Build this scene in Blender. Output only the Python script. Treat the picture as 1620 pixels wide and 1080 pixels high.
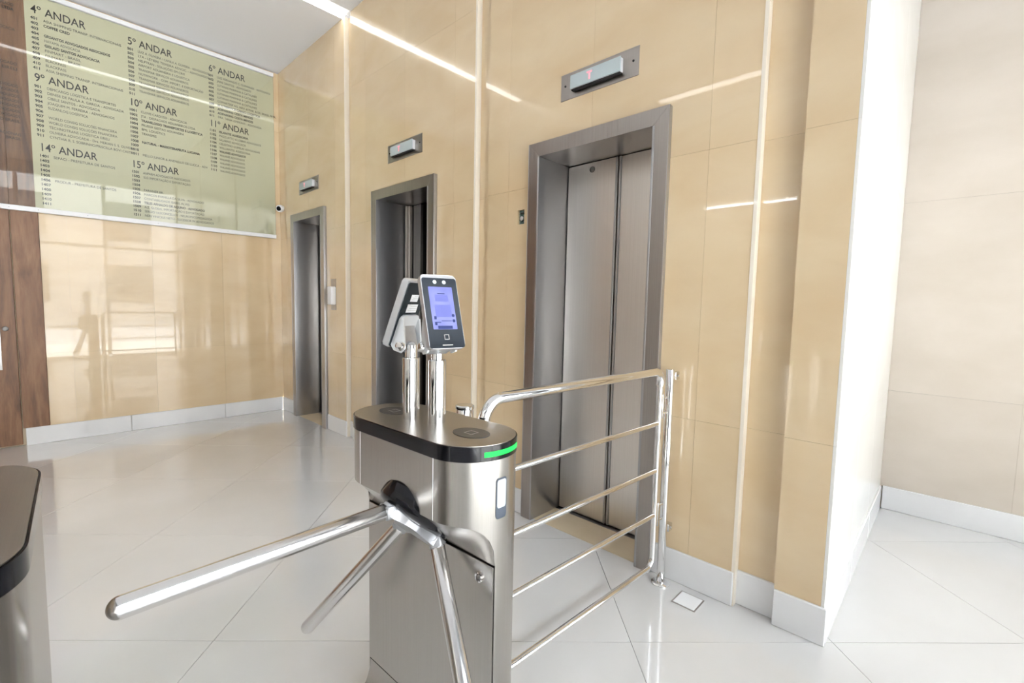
import bpy, bmesh, math, random
from mathutils import Vector, Matrix
random.seed(7)
R = math.radians
for o in list(bpy.data.objects): bpy.data.objects.remove(o)
sc = bpy.context.scene
COL = sc.collection

# ------------------------------------------------------------------ camera
cd = bpy.data.cameras.new('camera'); cam = bpy.data.objects.new('camera', cd); COL.objects.link(cam)
cd.sensor_fit = 'HORIZONTAL'; cd.sensor_width = 36.0; cd.lens = 36.0 * 736.96 / 1620.0
cd.clip_start = 0.02; cd.clip_end = 300
_th, _pi, _ro = R(43.604), R(4.558), R(-1.192)
_F = Vector((math.cos(_th), math.sin(_th), 0)); _Rt = Vector((math.sin(_th), -math.cos(_th), 0)); _U = Vector((0, 0, 1))
_F2 = _F * math.cos(_pi) - _U * math.sin(_pi); _U2 = _U * math.cos(_pi) + _F * math.sin(_pi)
_R3 = _Rt * math.cos(_ro) - _U2 * math.sin(_ro); _U3 = _U2 * math.cos(_ro) + _Rt * math.sin(_ro)
M = Matrix((( _R3.x, _U3.x, -_F2.x, -2.0954), (_R3.y, _U3.y, -_F2.y, -5.7325), (_R3.z, _U3.z, -_F2.z, 1.30), (0, 0, 0, 1)))
cam.matrix_world = M
sc.camera = cam

# ------------------------------------------------------------------ world, lights, exposure
w = bpy.data.worlds.new('daylight'); sc.world = w; w.use_nodes = True
bg = w.node_tree.nodes['Background']; bg.inputs[0].default_value = (0.86, 0.93, 1.0, 1); bg.inputs[1].default_value = 4.5
sc.view_settings.view_transform = 'Standard'; sc.view_settings.look = 'None'
sc.view_settings.exposure = 2.52; sc.view_settings.gamma = 1.0; sc.view_settings.use_curve_mapping = False
LAMP_W = 95.0            # each ceiling lamp
STRIP_E = 3.0

def sun():
    l = bpy.data.lights.new('sun', 'SUN'); l.energy = 3.0; l.angle = R(3); l.color = (1, .95, .86)
    o = bpy.data.objects.new('sun', l); COL.objects.link(o)
    o.rotation_euler = (R(20), R(22), 0)
sun()

# ------------------------------------------------------------------ material helpers
def nmat(name):
    m = bpy.data.materials.new(name); m.use_nodes = True
    return m, m.node_tree.nodes, m.node_tree.links, m.node_tree.nodes['Principled BSDF']
def plain(name, col, rough=.5, metal=0., coat=0., emis=None, es=0., spec=None):
    m, n, l, b = nmat(name)
    b.inputs['Base Color'].default_value = (*col, 1); b.inputs['Roughness'].default_value = rough; b.inputs['Metallic'].default_value = metal
    b.inputs['Coat Weight'].default_value = coat; b.inputs['Coat Roughness'].default_value = .03
    if spec is not None: b.inputs['Specular IOR Level'].default_value = spec
    if emis: b.inputs['Emission Color'].default_value = (*emis, 1); b.inputs['Emission Strength'].default_value = es
    return m
def noisy(name, c1, c2, scale=(1, 1, 1), nscale=4., detail=6., rough=.15, metal=0., bump=0., ramp=(.3, .7), coat=0., rrange=None, distortion=0., aniso=0., ior=None, coatrough=.03, pervar=0., per='Object Info'):
    m, n, l, b = nmat(name)
    tc = n.new('ShaderNodeTexCoord'); mp = n.new('ShaderNodeMapping'); mp.inputs['Scale'].default_value = scale
    no = n.new('ShaderNodeTexNoise'); no.inputs['Scale'].default_value = nscale; no.inputs['Detail'].default_value = detail
    no.inputs['Distortion'].default_value = distortion
    cr = n.new('ShaderNodeValToRGB'); cr.color_ramp.elements[0].position = ramp[0]; cr.color_ramp.elements[1].position = ramp[1]
    cr.color_ramp.elements[0].color = (*c1, 1); cr.color_ramp.elements[1].color = (*c2, 1)
    l.new(tc.outputs['Object'], mp.inputs[0]); l.new(mp.outputs[0], no.inputs['Vector']); l.new(no.outputs['Fac'], cr.inputs[0])
    out = cr.outputs[0]
    if pervar:
        oi = n.new('ShaderNodeObjectInfo'); mr = n.new('ShaderNodeMapRange'); mr.inputs[3].default_value = 1 - pervar; mr.inputs[4].default_value = 1.0
        l.new(oi.outputs['Random'], mr.inputs[0])
        mx = n.new('ShaderNodeVectorMath'); mx.operation = 'SCALE'; l.new(out, mx.inputs[0]); l.new(mr.outputs[0], mx.inputs['Scale']); out = mx.outputs[0]
    l.new(out, b.inputs['Base Color'])
    b.inputs['Roughness'].default_value = rough; b.inputs['Metallic'].default_value = metal; b.inputs['Coat Weight'].default_value = coat
    b.inputs['Coat Roughness'].default_value = coatrough
    if ior: b.inputs['IOR'].default_value = ior
    if rrange:
        mr = n.new('ShaderNodeMapRange'); mr.inputs[3].default_value = rrange[0]; mr.inputs[4].default_value = rrange[1]
        l.new(no.outputs['Fac'], mr.inputs[0]); l.new(mr.outputs[0], b.inputs['Roughness'])
    if bump:
        bp = n.new('ShaderNodeBump'); bp.inputs['Strength'].default_value = bump; bp.inputs['Distance'].default_value = .001
        l.new(no.outputs['Fac'], bp.inputs['Height']); l.new(bp.outputs[0], b.inputs['Normal'])
    if aniso: b.inputs['Anisotropic'].default_value = aniso
    return m
def glassmat(name, tint=(1, 1, 1), minr=.05, rough=0.0):
    m = bpy.data.materials.new(name); m.use_nodes = True; n = m.node_tree.nodes; l = m.node_tree.links; n.clear()
    out = n.new('ShaderNodeOutputMaterial'); mix = n.new('ShaderNodeMixShader'); tr = n.new('ShaderNodeBsdfTransparent'); gl = n.new('ShaderNodeBsdfGlossy')
    fr = n.new('ShaderNodeFresnel'); fr.inputs[0].default_value = 1.5
    tr.inputs[0].default_value = (*tint, 1); gl.inputs['Roughness'].default_value = rough
    l.new(fr.outputs[0], mix.inputs[0]); l.new(tr.outputs[0], mix.inputs[1]); l.new(gl.outputs[0], mix.inputs[2]); l.new(mix.outputs[0], out.inputs[0])
    return m

MT = {}
MT['wall_tile'] = noisy('polished_beige_tile', (.735, .55, .33), (.80, .635, .41), (1, 1, 2.2), 2.2, 8, rough=.16, ramp=(.3, .75), coat=1., coatrough=.015, pervar=.05, distortion=.4)
MT['wall_core'] = plain('wall_render', (.76, .64, .47), .8)
MT['side_paint'] = plain('pale_paint', (.86, .83, .78), .7)
MT['pale_tile'] = noisy('polished_cream_tile', (.82, .80, .76), (.88, .86, .83), (1, 1, 2), 2.2, 8, rough=.22, coat=.6, coatrough=.08, pervar=.04)
MT['floor_tile'] = noisy('polished_floor_tile', (.66, .655, .64), (.72, .715, .705), (1, 1, 1), 1.6, 8, rough=.14, coat=1., coatrough=.02, pervar=.03)
MT['grout'] = plain('grey_grout', (.42, .42, .41), .8)
MT['base'] = noisy('white_baseboard_tile', (.80, .80, .80), (.86, .86, .86), nscale=3, rough=.15, coat=.3)
MT['alcove_tile'] = noisy('alcove_cream_tile', (.62, .545, .455), (.68, .605, .52), (1, 1, 2), 2.2, 8, rough=.2, coat=.6, coatrough=.04, pervar=.04)
MT['lit_step'] = plain('painted_lit_step_face', (.88, .80, .68), .3, coat=.4)  # paler than the wall stone: daylight on the step faces put into the colour
MT['ceil'] = plain('ceiling_paint', (.84, .84, .86), .75)
MT['white'] = plain('white_satin', (.85, .85, .86), .35)
MT['steel'] = noisy('brushed_steel', (.38, .35, .325), (.43, .40, .37), (160, 160, .5), 3.0, 3, rough=.28, metal=1., bump=.0, rrange=(.26, .31))
MT['door_steel'] = noisy('elevator_door_steel', (.74, .70, .65), (.80, .76, .71), (160, 160, .5), 3.0, 3, rough=.3, metal=1., bump=.0, rrange=(.27, .33))
MT['reveal'] = plain('reveal_steel', (.47, .465, .47), .34, .92)
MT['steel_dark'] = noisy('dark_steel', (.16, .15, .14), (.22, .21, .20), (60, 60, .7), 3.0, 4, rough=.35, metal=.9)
MT['turn_steel'] = noisy('turnstile_brushed_steel', (.47, .445, .415), (.52, .495, .465), (200, 200, .6), 3.0, 3, rough=.26, metal=1., bump=.0, rrange=(.24, .28))
MT['turn_top'] = noisy('turnstile_top_steel', (.42, .40, .37), (.45, .43, .395), (200, 1.0, 1), 3.0, 3, rough=.3, metal=1., bump=.0, rrange=(.28, .32))
MT['chrome'] = plain('polished_chrome', (.86, .86, .86), .07, 1.)
MT['satin'] = plain('satin_steel_tube', (.74, .73, .72), .20, 1.)
MT['alu'] = noisy('cast_aluminium', (.42, .425, .44), (.50, .505, .52), nscale=20, rough=.40, metal=.8)
MT['black'] = plain('glossy_black', (.008, .008, .010), .10, spec=.35)
MT['disc'] = plain('dark_reader_disc', (.06, .055, .05), .35)
MT['icon'] = plain('icon_line', (.45, .43, .40), .5)
MT['green'] = plain('green_led', (.02, .5, .08), .3, emis=(.0, .75, .03), es=.22, spec=.1)
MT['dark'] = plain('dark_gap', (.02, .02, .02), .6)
MT['navy'] = plain('dark_blue_frame', (.06, .075, .10), .3)
MT['pane'] = plain('pale_display_pane', (.48, .52, .53), .25)
MT['screen_white'] = plain('label_white', (.8, .8, .8), .5)
MT['devback'] = plain('device_back_grey', (.022, .028, .032), .5, spec=.2)
MT['devside'] = plain('device_side_grey', (.55, .55, .56), .3, .6)
MT['devface'] = plain('device_black_glass', (.008, .012, .018), .15, spec=.08)
MT['bracket'] = plain('bracket_pale_grey', (.68, .69, .70), .35, .25)
MT['threshold'] = noisy('cream_threshold_stone', (.66, .54, .36), (.72, .60, .42), nscale=5, rough=.25)
MT['board'] = noisy('directory_backing', (.68, .64, .44), (.71, .68, .49), nscale=1.2, rough=.4)
MT['ink'] = plain('directory_lettering', (.035, .033, .03), .5)
MT['glass'] = glassmat('clear_glass')
MT['glass_board'] = glassmat('board_glass', (.98, .985, .975))
MT['lampface'] = plain('lamp_diffuser', (.9, .9, .9), .5, emis=(1, .98, .95), es=1.1)
MT['stripface'] = plain('light_strip_diffuser', (.95, .95, .95), .4, emis=(1, .99, .97), es=1.3)
MT['soft_glow'] = plain('trim_own_glow', (.92, .92, .92), .5, emis=(1, .99, .97), es=.12)  # faint emission stands in for light on the ceiling slot
MT['digit'] = plain('floor_digit_red', (.8, .25, .3), .4, emis=(1., .30, .34), es=.2)
MT['indicator'] = plain('indicator_pale_panel', (.50, .58, .60), .15, coat=.5)
MT['pcb'] = noisy('circuit_board', (.02, .06, .05), (.22, .28, .26), nscale=60, rough=.5, ramp=(.45, .6))
def wood():
    m, n, l, b = nmat('walnut_wood')
    tc = n.new('ShaderNodeTexCoord'); mp = n.new('ShaderNodeMapping'); mp.inputs['Scale'].default_value = (7, 7, .9)
    oi = n.new('ShaderNodeObjectInfo'); ad = n.new('ShaderNodeVectorMath'); ad.operation = 'ADD'
    no = n.new('ShaderNodeTexNoise'); no.inputs['Scale'].default_value = 1.6; no.inputs['Detail'].default_value = 9; no.inputs['Distortion'].default_value = 1.4
    n2 = n.new('ShaderNodeTexNoise'); n2.inputs['Scale'].default_value = 14; n2.inputs['Detail'].default_value = 5
    cr = n.new('ShaderNodeValToRGB'); e = cr.color_ramp.elements
    e[0].position = .28; e[0].color = (.10, .05, .027, 1); e[1].position = .74; e[1].color = (.38, .21, .11, 1)
    x = e.new(.5); x.color = (.24, .12, .06, 1)
    mx = n.new('ShaderNodeMix'); mx.data_type = 'FLOAT'; mx.inputs[0].default_value = .25
    l.new(tc.outputs['Object'], ad.inputs[0]); l.new(oi.outputs['Random'], ad.inputs[1]); l.new(ad.outputs[0], mp.inputs[0])
    l.new(mp.outputs[0], no.inputs['Vector']); l.new(mp.outputs[0], n2.inputs['Vector'])
    l.new(no.outputs['Fac'], mx.inputs[2]); l.new(n2.outputs['Fac'], mx.inputs[3]); l.new(mx.outputs[0], cr.inputs[0]); l.new(cr.outputs[0], b.inputs['Base Color'])
    b.inputs['Roughness'].default_value = .42
    return m
MT['wood'] = wood()
def screenmat():
    m, n, l, b = nmat('terminal_screen')
    tc = n.new('ShaderNodeTexCoord'); no = n.new('ShaderNodeTexNoise'); no.inputs['Scale'].default_value = 12; no.inputs['Detail'].default_value = 1
    cr = n.new('ShaderNodeValToRGB'); cr.color_ramp.elements[0].color = (.13, .16, .62, 1); cr.color_ramp.elements[1].color = (.42, .46, .95, 1)
    cr.color_ramp.elements[0].position = .35; cr.color_ramp.elements[1].position = .65
    l.new(tc.outputs['Object'], no.inputs['Vector']); l.new(no.outputs['Fac'], cr.inputs[0]); l.new(cr.outputs[0], b.inputs['Emission Color'])
    b.inputs['Emission Strength'].default_value = .17; b.inputs['Base Color'].default_value = (.02, .02, .05, 1); b.inputs['Roughness'].default_value = .1; b.inputs['Specular IOR Level'].default_value = .08
    return m
MT['screen'] = screenmat()
MT['screen_dark'] = plain('screen_graphic_dark', (.01, .01, .03), .4, emis=(.08, .12, .38), es=.12, spec=.05)
MT['screen_light'] = plain('screen_graphic_light', (.03, .03, .08), .4, emis=(.26, .30, .80), es=.16, spec=.05)

# ------------------------------------------------------------------ mesh helpers
class MB:
    def __init__(s): s.bm = bmesh.new()
    def quad(s, pts):
        return s.bm.faces.new([s.bm.verts.new(p) for p in pts])
    def box(s, a, b, bevel=0., seg=2):
        x0, y0, z0 = [min(a[i], b[i]) for i in range(3)]; x1, y1, z1 = [max(a[i], b[i]) for i in range(3)]
        v = [s.bm.verts.new(p) for p in ((x0,y0,z0),(x1,y0,z0),(x1,y1,z0),(x0,y1,z0),(x0,y0,z1),(x1,y0,z1),(x1,y1,z1),(x0,y1,z1))]
        fs = [s.bm.faces.new([v[i] for i in f]) for f in ((0,3,2,1),(4,5,6,7),(0,1,5,4),(1,2,6,5),(2,3,7,6),(3,0,4,7))]
        if bevel:
            es = list({e for f in fs for e in f.edges}); bmesh.ops.bevel(s.bm, geom=es, offset=bevel, segments=seg, affect='EDGES', profile=.5)
        return s
    def ring(s, c, u, v, ru, rv=None, n=24, a0=0., a1=None):
        rv = ru if rv is None else rv
        return [s.bm.verts.new(Vector(c) + Vector(u) * (ru * math.cos(2*math.pi*i/n)) + Vector(v) * (rv * math.sin(2*math.pi*i/n))) for i in range(n)]
    def bridge(s, A, B):
        n = len(A)
        for i in range(n): s.bm.faces.new((A[i], A[(i+1) % n], B[(i+1) % n], B[i]))
    def lathe(s, o, ax, prof, n=32, cap0=True, cap1=True):
        ax = Vector(ax).normalized(); u = ax.orthogonal().normalized(); v = ax.cross(u)
        rs = [s.ring(Vector(o) + ax * h, u, v, r, n=n) for h, r in prof]
        for A, B in zip(rs, rs[1:]): s.bridge(A, B)
        if cap0: s.bm.faces.new(list(reversed(rs[0])))
        if cap1: s.bm.faces.new(rs[-1])
        return s
    def cyl(s, a, b, r, n=24, bev=0.):
        a = Vector(a); b = Vector(b); L = (b - a).length
        prof = [(0, r), (L, r)] if not bev else [(0, r - bev), (bev, r), (L - bev, r), (L, r - bev)]
        return s.lathe(a, b - a, prof, n)
    def tube(s, path, r, n=16, caps=True):
        P = [Vector(p) for p in path]; T = []
        for i in range(len(P)):
            t = (P[min(i+1, len(P)-1)] - P[max(i-1, 0)]).normalized(); T.append(t)
        u = T[0].orthogonal().normalized(); rings = []
        for i, (p, t) in enumerate(zip(P, T)):
            u = (u - t * u.dot(t)).normalized(); v = t.cross(u)
            rr = r[i] if isinstance(r, (list, tuple)) else r
            rings.append(s.ring(p, u, v, rr, n=n))
        for A, B in zip(rings, rings[1:]): s.bridge(A, B)
        if caps: s.bm.faces.new(list(reversed(rings[0]))); s.bm.faces.new(rings[-1])
        return s
    def prism(s, pts, f, h0, h1, bevel=0., seg=2):
        """pts 2-D outline (ccw), f(u,v,h)->3-D"""
        A = [s.bm.verts.new(f(u, v, h0)) for u, v in pts]; B = [s.bm.verts.new(f(u, v, h1)) for u, v in pts]
        n = len(pts); fa = s.bm.faces.new(list(reversed(A))); fb = s.bm.faces.new(B); sides = []
        for i in range(n): sides.append(s.bm.faces.new((A[i], A[(i+1) % n], B[(i+1) % n], B[i])))
        if bevel:
            es = list(set(list(fb.edges) + list(fa.edges))); bmesh.ops.bevel(s.bm, geom=es, offset=bevel, segments=seg, affect='EDGES', profile=.5)
        return s
    def xf(s, m): bmesh.ops.transform(s.bm, matrix=m, verts=s.bm.verts); return s
    def build(s, name, mat, parent=None, smooth=35, recalc=True):
        if recalc: bmesh.ops.recalc_face_normals(s.bm, faces=s.bm.faces)
        me = bpy.data.meshes.new(name); s.bm.to_mesh(me); s.bm.free()
        me.materials.append(mat)
        if smooth:
            for p in me.polygons: p.use_smooth = True
            me.set_sharp_from_angle(angle=R(smooth))
        o = bpy.data.objects.new(name, me); COL.objects.link(o)
        if parent: o.parent = parent
        return o
def tag(o, label, cat, group=None):
    o['label'] = label; o['category'] = cat
    if group: o['group'] = group
    return o
def thing(name, label, cat, loc=(0, 0, 0), rotz=0., group=None):
    o = bpy.data.objects.new(name, None); COL.objects.link(o); o.location = loc; o.rotation_euler = (0, 0, rotz); o.empty_display_size = .1
    return tag(o, label, cat, group)
def struct(o): o['kind'] = 'structure'; return o
def rrect(x0, y0, x1, y1, r, n=5):
    out = []
    for cx, cy, a0 in ((x1-r, y0+r, -90), (x1-r, y1-r, 0), (x0+r, y1-r, 90), (x0+r, y0+r, 180)):
        for i in range(n+1):
            a = R(a0 + 90*i/n); out.append((cx + r*math.cos(a), cy + r*math.sin(a)))
    return out
def arc_path(pts, rads, n=8):
    """polyline with rounded corners; rads per inner corner"""
    P = [Vector(p) for p in pts]; out = [P[0]]
    for i in range(1, len(P)-1):
        a = (P[i-1]-P[i]).normalized(); b = (P[i+1]-P[i]).normalized(); r = rads[i-1]; ang = a.angle(b); d = r / math.tan(ang/2)
        p0 = P[i] + a*d; p1 = P[i] + b*d; c = P[i] + (a+b).normalized() * (r / math.sin(ang/2))
        v0 = p0 - c; v1 = p1 - c; tot = v0.angle(v1); ax = v0.cross(v1).normalized()
        for k in range(n+1): out.append(c + Matrix.Rotation(tot*k/n, 3, ax) @ v0)
    out.append(P[-1]); return out

def text_mesh(s, size, mats, bold=0., extrude=.0006, align='LEFT'):
    """returns a temporary bmesh of text laid in the xy plane"""
    cu = bpy.data.curves.new('t', 'FONT'); cu.body = s; cu.size = size; cu.align_x = align; cu.extrude = extrude; cu.offset = bold; cu.resolution_u = 3
    o = bpy.data.objects.new('t', cu); COL.objects.link(o)
    dg = bpy.context.evaluated_depsgraph_get(); me = bpy.data.meshes.new_from_object(o.evaluated_get(dg))
    bpy.data.objects.remove(o); bpy.data.curves.remove(cu)
    return me

# ------------------------------------------------------------------ dimensions (metres): X=0 lift wall, Y=0 directory wall
H = 3.83; HB = .152
CH = [(-1.695, -1.585), (-3.495, -3.37), (-5.262, -5.105)]         # recessed channels in the lift wall
CD = .04
DOORS = [(-1.186, -.375), (-2.961, -2.092), (-4.722, -3.870)]
HD = 2.22; FR = .078
XL = -6.0; YF = -7.3; XR = 1.805; YP = -5.438

# ------------------------------------------------------------------ floor
b = MB(); b.box((XL-.3, YF-.3, -.15), (XR+.3, .3, -.006)); floor = struct(b.build('floor', MT['grout'], smooth=0))
def clip(poly, axis, val, keep_less):
    out = []
    for i in range(len(poly)):
        a, c = poly[i], poly[(i+1) % len(poly)]
        ia = (a[axis] <= val) if keep_less else (a[axis] >= val); ic = (c[axis] <= val) if keep_less else (c[axis] >= val)
        if ia: out.append(a)
        if ia != ic:
            t = (val - a[axis]) / (c[axis] - a[axis]); out.append((a[0] + t*(c[0]-a[0]), a[1] + t*(c[1]-a[1])))
    return out
def area(p): return abs(sum(p[i][0]*p[(i+1) % len(p)][1] - p[(i+1) % len(p)][0]*p[i][1] for i in range(len(p)))/2) if len(p) > 2 else 0
SQ = math.sqrt(.5); g = .0012; T = .8
for iu in range(-22, 12):
    for iv in range(-10, 16):
        u0 = -3.032 + T*iu + g; v0 = .70 + T*iv + g; u1 = u0 + T - 2*g; v1 = v0 + T - 2*g
        sq = [((u+v)*SQ, (u-v)*SQ) for u, v in ((u0, v0), (u1, v0), (u1, v1), (u0, v1))][::-1]
        polys = []
        for (xa, xb, ya, yb) in [(XL, 0, YF, 0), (0, XR, YF, YP)] + [(0, CD, c0, c1) for c0, c1 in CH]:
            q = clip(clip(clip(clip(sq, 0, xa, False), 0, xb, True), 1, ya, False), 1, yb, True)
            if area(q) > 1e-5: polys.append(q)
        if not polys: continue
        b = MB()
        for q in polys: b.prism(q, lambda x, y, h: (x, y, h), -.006, 0.)
        b.build('tile', MT['floor_tile'], floor, smooth=0)
# ------------------------------------------------------------------ ceiling
b = MB(); b.box((XL-.3, -1.54, H), (XR+.3, .3, H+.2)); b.box((XL-.3, YF-.3, H), (XR+.3, -1.70, H+.2)); b.box((XL-.3, -1.70, H+.05), (XR+.3, -1.54, H+.2))
struct(b.build('ceiling', MT['ceil'], smooth=0))
b = MB(); b.box((XL, -1.699, H+.008), (-.002, -1.541, H+.05)); struct(b.build('trim_1', MT['soft_glow'], smooth=0))  # trim glows by itself so the full band looks lit
b = MB(); b.box((-2.30, -1.620, H+.002), (-.004, -1.543, H+.0075)); st = b.build('ceiling_light_strip', MT['stripface'], smooth=0)
tag(st, 'long flush white light strip running across the grey ceiling above the directory', 'light')

# ------------------------------------------------------------------ lift wall X=0
b = MB()
def wbox(y0, y1, z0, z1): b.box((.022, y0, z0), (.30, y1, z1))
segs = [(-1.585, 0.), (-3.37, -1.695), (-5.105, -3.495)]
for (ya, yb), (da, db) in zip(segs, DOORS):
    wbox(ya, da, 0, H); wbox(db, yb, 0, H); wbox(da, db, HD, H)
for ya, yb in CH: b.box((CD+.012, ya, 0), (.30, yb, H))
b.box((.022, YP+.012, 0), (.30, -5.262, H))
wall_r = struct(b.build('wall_right', MT['wall_core'], smooth=0))
ZJ = [HB, .79, 1.99, 3.19, H]; G = .0004
SQH = (-3.816, -3.762, 1.782, 1.867)
def tiles(segy, joints, door, parent, f, mat, holes=()):
    """f(a,b,y0,y1,z0,z1) draws a slab"""
    ys = [segy[0]] + sorted([j for j in joints if segy[0]+.02 < j < segy[1]-.02]) + [segy[1]]
    for y0, y1 in zip(ys, ys[1:]):
        for z0, z1 in zip(ZJ, ZJ[1:]):
            rects = [(y0, y1, z0, z1)]
            for (ha, hb, hz0, hz1) in ([(door[0], door[1], -1, HD)] if door else []) + list(holes):
                nr = []
                for (a0, a1, c0, c1) in rects:
                    if a1 <= ha or a0 >= hb or c1 <= hz0 or c0 >= hz1: nr.append((a0, a1, c0, c1)); continue
                    if a0 < ha: nr.append((a0, ha, c0, c1))
                    if a1 > hb: nr.append((hb, a1, c0, c1))
                    m0, m1 = max(a0, ha), min(a1, hb)
                    if c0 < hz0: nr.append((m0, m1, c0, hz0))
                    if c1 > hz1: nr.append((m0, m1, hz1, c1))
                rects = nr
            if not rects: continue
            mb = MB()
            for (a0, a1, c0, c1) in rects:
                e = lambda v, edge, s: v + s*G if abs(v-edge) < 1e-6 else v
                f(mb, e(a0, y0, 1), e(a1, y1, -1), e(c0, z0, 1), e(c1, z1, -1))
            mb.build('tile', mat, parent, smooth=0)
fx = lambda mb, y0, y1, z0, z1: mb.box((0, y0, z0), (.021, y1, z1))
tiles(segs[0], [-.18, -.78, -1.38], DOORS[0], wall_r, fx, MT['wall_tile'])
tiles(segs[1], [-1.95, -2.55, -3.15], DOORS[1], wall_r, fx, MT['wall_tile'])
tiles(segs[2], [-3.68, -4.28, -4.90], DOORS[2], wall_r, fx, MT['wall_tile'], holes=[SQH])
for ya, yb in CH:
    tiles((ya, yb), [], None, wall_r, lambda mb, y0, y1, z0, z1: mb.box((CD, y0, z0), (CD+.011, y1, z1)), MT['wall_tile'])
tiles((YP+.011, -5.262), [], None, wall_r, fx, MT['wall_tile'])
for ya, yb in CH:
    mb = MB(); mb.box((-.0015, yb, 0), (.0, yb+.011, H-.001)); mb.box((-.0015, yb-.004, 0), (CD, yb, H-.001)); mb.build('lit_step_strip', MT['lit_step'], wall_r, smooth=0)  # added pale strip, paints the daylit look of each channel's entrance-facing step
# side and back of the alcove
b = MB(); b.box((.301, YP+.012, 0), (XR+.011, YP+.17, H)); wall_s = struct(b.build('wall_alcove_side', MT['wall_core'], smooth=0))
ax = [(0.0, .60), (.60, 1.20), (1.20, XR)]
for x0, x1 in ax:
    for z0, z1 in zip(ZJ, ZJ[1:]):
        mb = MB(); mb.box((x0+(G if x0 else 0), YP, z0+G), (x1-G, YP+.011, z1-G)); mb.build('tile', MT['pale_tile'], wall_s, smooth=0)
b = MB(); b.box((XR+.012, YF-.3, 0), (XR+.3, YP+.2, H)); wall_a = struct(b.build('wall_alcove', MT['wall_core'], smooth=0))
y = YP
while y > YF+.01:
    y1 = max(y-.6, YF)
    for z0, z1 in zip(ZJ, ZJ[1:]):
        mb = MB(); mb.box((XR, y1+G, z0+G), (XR+.011, y-G, z1-G)); mb.build('tile', MT['alcove_tile'], wall_a, smooth=0)
    y = y1
# baseboards: pieces with a small bevelled top edge
def base_piece(parent, a, bb, name='baseboard_piece'):
    mb = MB(); mb.box(a, bb, .003, 1); return mb.build(name, MT['base'], parent)
bb_r = struct(bpy.data.objects.new('baseboard_right', None)); COL.objects.link(bb_r)
for y0, y1 in ((-.375, -.012), (-1.585, -1.186), (-2.092, -1.695), (-3.37, -2.961), (-3.870, -3.495), (-5.105, -4.722)):
    base_piece(bb_r, (-.010, y0+.0015, 0), (.018, y1-.0015, HB))
for ya, yb in CH: base_piece(bb_r, (CD-.012, ya, 0), (CD+.011, yb, HB))
base_piece(bb_r, (-.010, YP-.010, 0), (.02, -5.262, HB))
for x0, x1 in ((.021, .6), (.602, 1.2), (1.202, XR-.012)): base_piece(bb_r, (x0, YP-.010, 0), (x1, YP+.010, HB))
bb_a = struct(bpy.data.objects.new('baseboard_alcove', None)); COL.objects.link(bb_a)
y = YP-.012
while y > YF+.02:
    y1 = max(y-.8, YF); base_piece(bb_a, (XR-.012, y1+.001, 0), (XR+.01, y-.001, HB)); y = y1

# ------------------------------------------------------------------ directory wall Y=0
XW = -1.972; XDoor = -2.14
b = MB(); b.box((XL, .022, 0), (.022, .30, H)); wall_b = struct(b.build('wall_back', MT['wall_core'], smooth=0))
xs = [XW, -1.80, -1.20, -.60, 0]
for x0, x1 in zip(xs, xs[1:]):
    for z0, z1 in zip(ZJ, ZJ[1:]):
        mb = MB(); mb.box((x0+G, 0, z0+G), (x1-(G if x1 < 0 else -.02), .021, z1-G)); mb.build('tile', MT['wall_tile'], wall_b, smooth=0)
# timber cladding left of the stone
mb = MB(); mb.box((XDoor+.003, -.008, HB), (XW-.001, .021, H-.002), .002, 1); struct(mb.build('wood_panel', MT['wood'], wall_b))
for x0, x1 in ((-3.60, -3.061), (-4.3, -3.602), (-5.1, -4.302), (XL, -5.102)):
    mb = MB(); mb.box((x0, -.008, .002), (x1, .021, H-.002), .002, 1); mb.build('wood_panel', MT['wood'], wall_b)
mb = MB(); mb.box((-3.059, -.008, 2.002), (XDoor+.002, .021, H-.002), .002, 1); mb.build('wood_panel', MT['wood'], wall_b)
bb_b = struct(bpy.data.objects.new('baseboard_back', None)); COL.objects.link(bb_b)
base_piece(bb_b, (-2.124, -.012, 0), (-1.416, .0, HB)); base_piece(bb_b, (-1.414, -.012, 0), (-.615, .0, HB)); base_piece(bb_b, (-.613, -.012, 0), (-.011, .0, HB))
# flush timber door
door = struct(bpy.data.objects.new('door_1', None)); COL.objects.link(door)
mb = MB(); mb.box((-3.056, .002, .012), (XDoor-.004, .021, 1.995), .003, 1); mb.build('door_leaf', MT['wood'], door)
mb = MB(); mb.box((-2.262, -.004, .665), (-2.235, .003, .985), .002); o = mb.build('push_plate', MT['satin'], door); o['label'] = 'bright steel push plate'
mb = MB(); mb.lathe((-2.205, .002, 1.01), (0, -1, 0), [(0, .020), (.006, .019), (.008, .014)], 20)
o = mb.build('lock_cover', MT['steel_dark'], door); o['label'] = 'dark round lock cover'
# camera-side walls
b = MB(); b.box((XL-.3, YF-.3, 0), (XL, .3, 2.97)); b.box((XL-.3, YF-.3, 3.06), (XL, .3, H)); b.box((XL-.3, -2.4, 2.97), (XL, .3, 3.06)); b.box((XL-.3, YF-.3, 2.97), (XL, -3.85, 3.06)); struct(b.build('wall_left', MT['side_paint'], smooth=0))
win2 = struct(bpy.data.objects.new('window_2', None)); COL.objects.link(win2)
mb = MB(); mb.box((XL-.16, -3.85, 2.97), (XL-.15, -2.4, 3.06)); mb.build('pane', MT['glass'], win2, smooth=0)

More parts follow.
